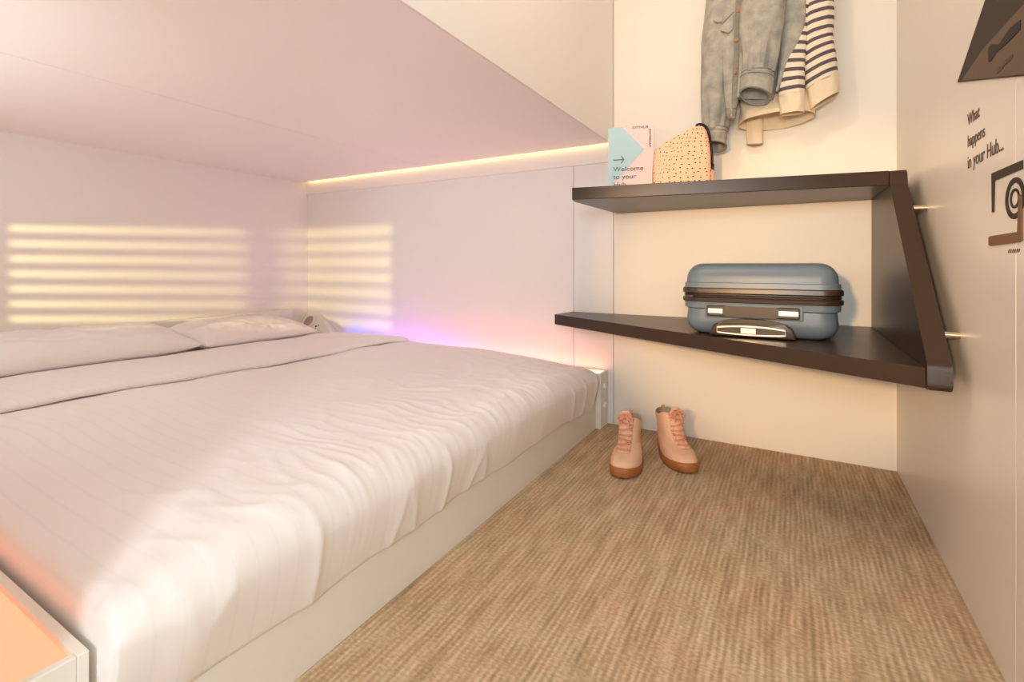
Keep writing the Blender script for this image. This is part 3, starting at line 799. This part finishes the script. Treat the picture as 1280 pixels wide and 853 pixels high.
# ------------------------------------------------------------------ clothes on the back wall
def garment_tube(name, path, mat, parent, wr=.006, fr=9, seed=0, n=48, sub=8, uvpitch=None, thick=.003, caps=False, pleat=0, open_top=False, seams=(), inner_shell=True):
    """path rows: px centre, py, half width px, Y of the centre, half depth m, tilt (m drop across the width at this row)"""
    P = crom([(list(map(float, r)) + [0.0])[:7] for r in path], sub)
    outer, leng = [], [0]
    prev = None
    cs_ = []
    for px, py, hw, Y, hd_, tl, ft in P:
        c = onY(px, py, Y); e = onY(px + hw, py, Y); hwm = (e - c).length
        cs_.append((c, hwm, hd_, tl, ft))
    for i, (c, hwm, hd_, tl, ft) in enumerate(cs_):
        if prev is not None: leng.append(leng[-1] + (c - prev).length)
        prev = c
        d = (cs_[min(i + 1, len(cs_) - 1)][0] - cs_[max(i - 1, 0)][0]).normalized()
        a = Vector((1, 0, 0)) - d * d.x; a.normalize(); b_ = d.cross(a).normalized()
        if b_.y > 0: b_ = -b_
        rg = []
        for k in range(n):
            th_ = 2 * PI * k / n
            co, si = math.cos(th_), math.sin(th_)
            off = wr * (nz(co * 1.4 + seed, si * 1.4, leng[-1] * fr) + .9 * ((1 - abs(nz(th_ * 1.1 + seed, leng[-1] * fr * .35, 4))) ** 4 - .4) * (.5 + .5 * abs(co) ** .5))
            off += pleat * sm(.55, 1, i / (len(cs_) - 1)) * ((1 - abs(nz(co * 2.6 + seed, si * 2.6, leng[-1] * 2))) ** 5 * -1.6 + .35)
            p = c + a * co * (hwm + off) + b_ * si * (hd_ + off)
            p.z += tl * co + ft * si * (1 if b_.y < 0 else -1)
            p.y = min(p.y, YB - .004)
            rg.append(p)
        outer.append(rg)
    bm = bmesh.new()
    R = loft(bm, outer, True, not open_top, False)
    inner = [[p + (cs_[len(cs_) - 1 - i][0] - p) * min(.4, thick / max(.01, (cs_[len(cs_) - 1 - i][0] - p).length)) for p in outer[len(outer) - 1 - i]] for i in range(min(len(outer), sub * 3))]
    if inner_shell:
        R2 = [[bm.verts.new(p) for p in r] for r in inner]
        seq = [R[-1]] + R2
        for i in range(len(seq) - 1):
            for j in range(n): k = (j + 1) % n; bm.faces.new((seq[i][j], seq[i][k], seq[i + 1][k], seq[i + 1][j]))
        if not open_top: bm.faces.new(R2[-1])
    if uvpitch:
        uvl = bm.loops.layers.uv.new('UVMap'); idx = {}
        for i, r in enumerate(R):
            for j, v in enumerate(r): idx[v] = leng[i]
        tot = leng[-1]
        for f in bm.faces:
            for lp in f.loops: lp[uvl].uv = (0, (tot - idx.get(lp.vert, tot)) / uvpitch + .55)
    o = mesh_obj(name, bm, mat, parent, True)
    for i in seams:
        rg = outer[i]; bm = bmesh.new(); c = cs_[i][0]
        pts = [p + (p - c).normalized() * .0008 for p in rg]; tube(bm, pts + [pts[0], pts[1]], .0014, 6, False); mesh_obj('seam', bm, M_denimd, o, True)
    return o

YJ = YB - .10
HK = onY(960, -120, YB - .05)
hook = thing('wall_hook', 'metal hook on the back wall carrying the clothes above the frame', 'hook', (HK.x, YB, HK.z))
bm = bmesh.new(); cyl(bm, (HK.x, YB - .004, HK.z), (HK.x, YB, HK.z), .022, 24); tube(bm, [(HK.x, YB - .004, HK.z), (HK.x, YB - .06, HK.z - .005), (HK.x, YB - .085, HK.z + .002), (HK.x, YB - .092, HK.z + .02)], .006, 10)
mesh_obj('hook_arm', bm, M_hook, hook)

jk = thing('denim_jacket', 'faded grey-blue denim jacket hanging on the back wall over the striped sweater', 'jacket', (HK.x, YJ, HK.z - .02))
# torso (mostly hidden), yoke to hem
garment_tube('torso', [(958, -100, 30, YB - .075, .03, 0), (955, -70, 60, YB - .085, .045, 0), (954, -20, 54, YB - .09, .05, 0), (948, 40, 47, YB - .09, .05, 0), (941, 90, 39, YB - .09, .048, 0), (935, 128, 32, YB - .088, .044, .0)], M_denim, jk, .006, 7, 2)
# left sleeve
garment_tube('sleeve', [(925, -75, 22, YB - .09, .05, 0), (910, -30, 20, YB - .10, .052, 0), (902, 25, 21, YB - .10, .052, 0), (898, 70, 21, YB - .10, .05, 0), (895, 115, 19.5, YB - .10, .047, 0), (894, 150, 17, YB - .10, .043, 0), (893, 163, 14.5, YB - .10, .040, 0)], M_denim, jk, .006, 8, 5, pleat=.016, inner_shell=False)
garment_tube('cuff', [(893, 160, 15.5, YB - .10, .040, 0), (892.5, 168, 15.5, YB - .10, .041, 0, .005), (892, 180, 15.5, YB - .10, .041, -.004, .012), (892, 184, 15.5, YB - .10, .041, -.004, .014)], M_denim, jk, .0035, 30, 15, sub=5, open_top=True, seams=(1, 4, 14))
# right sleeve, hanging in front
YS = YB - .155
garment_tube('sleeve', [(975, -90, 24, YB - .10, .045, 0), (962, -40, 28, YS + .02, .055, 0), (954, 0, 28, YS, .058, 0), (951, 40, 27, YS, .056, 0), (949, 70, 24, YS, .052, 0), (947, 93, 20, YS, .047, 0)], M_denim, jk, .007, 8, 9, pleat=.022, inner_shell=False)
garment_tube('cuff', [(947, 90, 20, YS, .047, 0), (946, 100, 20.5, YS, .047, -.004, .006), (944.5, 114, 20, YS, .047, -.006, .014), (943.5, 121, 19.5, YS, .047, -.007, .018)], M_denim, jk, .004, 30, 21, sub=5, open_top=True, seams=(1, 4, 14))
# dark seams of the cuffs
def seam(name, pts, r, mat, parent): bm = bmesh.new(); tube(bm, pts, r, 8); return mesh_obj(name, bm, mat, parent, True)
# left front panel with placket, pocket flap, buttons
def sheet(name, grid, thick, mat, parent):
    bm = bmesh.new(); loft(bm, grid, False)
    o = mesh_obj(name, bm, mat, parent, True); md = o.modifiers.new('thickness', 'SOLIDIFY'); md.thickness = thick; md.offset = 0; return o
def panel(rows, n=14, bulge=.012, seed=0, wr=.003):
    """rows: (py, px left, px right, Y) ; returns grid bulging to the viewer"""
    g_ = []
    for r in crom([list(map(float, x)) for x in rows], 6):
        py, a, b_, Y = r; line = []
        for k in range(n + 1):
            t = k / n; p = onY(a + (b_ - a) * t, py, Y); p.y -= bulge * math.sin(PI * t) + wr * nz(t * 3 + seed, p.z * 14); line.append(p)
        g_.append(line)
    return g_
YFp = YB - .145
sheet('front_panel', panel([(-70, 905, 934, YFp + .02), (-20, 902, 930, YFp), (40, 902, 926, YFp), (90, 904, 922, YFp), (130, 907, 920, YFp), (147, 909, 919, YFp)], seed=3), .004, M_denim, jk)
pk = sheet('placket', panel([(-70, 922, 935, YFp - .008 + .02), (-20, 920, 931, YFp - .008), (40, 917, 928, YFp - .008), (90, 915, 925.5, YFp - .008), (128, 914, 922, YFp - .008), (136, 915, 920, YFp - .008)], 10, .006, 7, .003), .005, M_denimd, jk)
sheet('front_edge', panel([(-70, 933, 938, YFp - .012 + .02), (-20, 929, 934, YFp - .012), (40, 926, 930, YFp - .012), (90, 924, 927.5, YFp - .012), (122, 921, 924, YFp - .012)], 6, .003, 8, .002), .005, M_denim, jk)
for px, py in ((923, 14), (920.5, 51), (919, 91)):
    c = onY(px, py, YFp - .016)
    bm = bmesh.new(); cyl(bm, c, c - Vector((0, .005, 0)), .0062, 20); cyl(bm, c - Vector((0, .005, 0)), c - Vector((0, .0065, 0)), .004, 16); autosmooth(mesh_obj('button', bm, M_copper, jk))
fl = [onY(902, 33, YFp - .012), onY(917, 17, YFp - .012), onY(917, 36, YFp - .012), onY(911, 42, YFp - .016), onY(900.5, 39, YFp - .012)]
bm = bmesh.new(); prism(bm, fl, (0, -.006, 0), .0015); mesh_obj('pocket_flap', bm, M_denim, jk)
st = seam('pocket_seam', [onY(903, 30, YFp - .014), onY(910, 22, YFp - .018), onY(917, 15, YFp - .014)], .0014, M_denimd, jk)
seam('armhole_seam', [onY(x, y, YB - .155) for x, y in ((892, 26), (896, 28.5), (902, 28))], .0022, M_denimd, jk)
for i, (xa, ya, xb, yb, Y) in enumerate(((880, 165, 906, 167, YB - .145), (928, 97, 966, 106, YS - .052))):
    pass
# hem band of the left front
sheet('hem_band', panel([(136, 907, 921, YFp - .004), (142, 908, 920, YFp - .005), (149, 910, 919, YFp - .004)], 8, .006, 2, .001), .006, M_denimd, jk)
# right front panel folded back
YR = YB - .13
sheet('front_panel', panel([(-70, 975, 1004, YR), (-20, 974, 1006, YR), (20, 974, 1006.5, YR), (48, 974, 1001, YR), (80, 973, 987, YR), (104, 971, 977, YR), (116, 969, 972, YR)], 14, .014, 11, .004), .004, M_denim, jk)
seam('front_seam', [onY(x, y, YR - .014) for x, y in ((984, -10), (982, 10), (979, 25), (977, 45), (975.5, 75))], .002, M_denimd, jk)
sheet('collar', panel([(-118, 935, 978, YB - .09), (-105, 928, 985, YB - .115), (-88, 930, 985, YB - .13)], 12, .03, 4, .002), .005, M_denim, jk)

sw_ = thing('striped_sweater', 'cream sweater with dark stripes hanging beside and below the denim jacket', 'sweater', (onY(985, 0, YB - .05).x, YB - .05, HK.z - .02))
PIT = .031
garment_tube('body', [(965, -95, 30, YB - .05, .03, 0), (975, -50, 52, YB - .05, .03, 0), (972, 20, 50, YB - .05, .034, 0), (970, 70, 46, YB - .052, .036, 0), (969, 105, 46, YB - .055, .040, 0), (969, 124, 46, YB - .058, .044, 0)], M_stripe, sw_, .006, 6, 31, uvpitch=PIT)
garment_tube('hem_rib', [(969, 121, 46, YB - .058, .044, 0), (969, 132, 47, YB - .06, .046, .002), (970, 145, 49, YB - .064, .054, .004, .012), (970, 151, 49, YB - .064, .055, .004, .020)], M_knit, sw_, .013, 11, 35, sub=6)
garment_tube('sleeve', [(1010, -75, 20, YB - .075, .03, 0), (1022, -25, 20, YB - .085, .036, .006), (1021, 20, 20.5, YB - .09, .038, .010), (1020, 55, 21.5, YB - .09, .04, .012), (1023, 80, 21.5, YB - .09, .04, .013), (1027, 104, 20, YB - .09, .038, .014)], M_stripe, sw_, .004, 9, 41, uvpitch=PIT)
garment_tube('cuff', [(1026.5, 101, 20.5, YB - .09, .038, .014), (1028, 112, 20, YB - .09, .037, .015), (1030, 124, 19, YB - .09, .035, .018), (1030.5, 127, 18.5, YB - .09, .035, .018)], M_knit, sw_, .003, 20, 44, sub=6, open_top=True)
garment_tube('sleeve', [(1000, 0, 16, YB - .105, .022, 0), (992, 60, 16, YB - .118, .022, 0), (989, 95, 16, YB - .122, .024, 0), (989, 119, 15.5, YB - .122, .025, 0)], M_stripe, sw_, .003, 9, 51, uvpitch=PIT)
garment_tube('cuff', [(989, 117, 15.5, YB - .122, .025, 0), (990, 128, 15.5, YB - .122, .026, 0), (990, 140, 15, YB - .122, .026, .0), (990, 142, 15, YB - .122, .026, 0)], M_knit, sw_, .004, 20, 54, sub=6, open_top=True)
garment_tube('label_loop', [(943, 150, 10, YB - .035, .010, 0), (943, 165, 10.5, YB - .032, .010, 0), (943, 178, 10.5, YB - .03, .010, -.002), (943, 179, 10.5, YB - .03, .010, -.002)], M_knit, sw_, .002, 10, 61, sub=4)

# ------------------------------------------------------------------ decals on the right wall
def wp(px, py, d=.0): v = onX(px, py, XR - .0004); return Vector((XR - .0004 - d, v.y, v.z))
sg = thing('wall_poster', 'dark brown angular wall graphic with black arrow high on the right wall', 'wall graphic', wp(1240, 60))
P0 = wp(1198, 103); Pl = wp(1233, 0); Pr = wp(1279, 95)
up_l = P0 + (Pl - P0) * 2.2; far_r = P0 + (Pr - P0) * 1.5
bm = bmesh.new(); prism(bm, [P0, up_l, Vector((up_l.x, far_r.y, up_l.z)), far_r], (-.002, 0, 0)); mesh_obj('backing', bm, simple('dark_print', (50, 40, 30), .65, .06), sg)
a_ = wp(1203, 100, .0021); 
def ext(p, q_, k): return p + (q_ - p) * k
m1 = wp(1231, 60, .0021); m2 = wp(1268, 20, .0021)
bm = bmesh.new(); prism(bm, [wp(1204, 100.5, .0021), wp(1231, 61, .0021), ext(m1, m2, 1.8), Vector((XR - .0025, far_r.y, far_r.z + .01)), ext(wp(1204, 100.5, .0021), wp(1279, 93, .0021), 1.4)], (-.0006, 0, 0)); mesh_obj('pale_facet', bm, simple('mid_print', (100, 82, 64), .65, .08), sg)
def stroke(bm, pts, wd, d=.0028, th=.0006):
    """flat strokes in the wall plane, wd metres wide"""
    for p, q_ in zip(pts[:-1], pts[1:]):
        n = (q_ - p).normalized(); n = Vector((0, -n.z, n.y)) * wd / 2; e = (q_ - p).normalized() * wd * .3
        prism(bm, [Vector((XR - .0004 - d, v.y, v.z)) for v in (p + n - e, q_ + n + e, q_ - n + e, p - n - e)], (-th, 0, 0))
bm = bmesh.new(); prism(bm, [wp(1238, 61, .003), wp(1242, 55, .003), wp(1252, 55, .003), wp(1266, 34, .003), wp(1279, 24, .003), wp(1279, 36, .003), wp(1268, 48, .003), wp(1248, 66, .003), wp(1241, 77, .003), wp(1239, 77, .003)], (-.0006, 0, 0)); mesh_obj('arrow', bm, simple('black_print', (30, 22, 16), .65), sg)
bm = bmesh.new()
for px, py in ((1251, 88), (1255, 85), (1259, 79), (1263, 76), (1267, 72)): stroke(bm, [wp(px - 1.5, py + 2), wp(px + 1.5, py - 2)], .006)
mesh_obj('small_marks', bm, simple('marks_print', (66, 50, 40), .5), sg)

wt = thing('wall_text', 'dark lettering saying What happens in your Hub on the right wall', 'lettering', wp(1240, 180))
def wall_txt(s, px, py, size):
    p = wp(px, py)
    M = Matrix(((0, 0, -1, XR - .0006), (-1, 0, 0, p.y), (0, 1, 0, p.z), (0, 0, 0, 1)))
    return text_mesh('lettering_line', s, size, M, M_textink, wt, scale_x=.92)
wall_txt('What', 1209.5, 157.5, .034); wall_txt('happens', 1209.5, 184.5, .034); wall_txt('in your Hub...', 1209.5, 211.5, .038)

em = thing('wall_emblem', 'brown and black round emblem with corner brackets below the wall lettering', 'emblem', wp(1262, 255))
bm = bmesh.new()
prism(bm, [wp(1240, 217, 0), wp(1279, 200, 0), wp(1279, 211, 0), wp(1244, 226, 0), wp(1243, 265, 0), wp(1240.5, 266, 0)], (-.001, 0, 0)); mesh_obj('corner_bracket', bm, M_brownink, em)
c = wp(1269, 248); ry = abs(wp(1257.5, 248).y - c.y); rz = abs(wp(1269, 222).z - c.z)
def wring(bm, r0, r1, d, a0=0, a1=2 * PI, n=40):
    R = [[], [], [], []]
    for k in range(n + 1):
        a = a0 + (a1 - a0) * k / n
        for i, (r, x) in enumerate(((r1, 0), (r1, d), (r0, d), (r0, 0))):
            R[i].append(Vector((XR - .0004 - x, c.y + ry * r * math.cos(a), c.z + rz * r * math.sin(a))))
    loft(bm, R + [R[0]], False)
bm = bmesh.new(); wring(bm, .74, 1.0, .0012); wring(bm, .36, .48, .0012); mesh_obj('ring', bm, M_brownink, em)
tan_ = simple('tan_vinyl', (118, 82, 48), .5, .08)
bm = bmesh.new(); prism(bm, [wp(1237, 297.5), wp(1238.5, 295.5), wp(1273, 290), wp(1275, 243), wp(1279, 246), wp(1279, 300), wp(1275, 303), wp(1239, 307.5), wp(1237, 306)], (-.0018, 0, 0)); mesh_obj('base_bracket', bm, tan_, em)
bm = bmesh.new()
for k in range(6): stroke(bm, [wp(1261 + 2.6 * k, 316 - .2 * k), wp(1261.6 + 2.6 * k, 312.5 - .2 * k)], .002, 0)
mesh_obj('small_marks', bm, M_brownink, em)
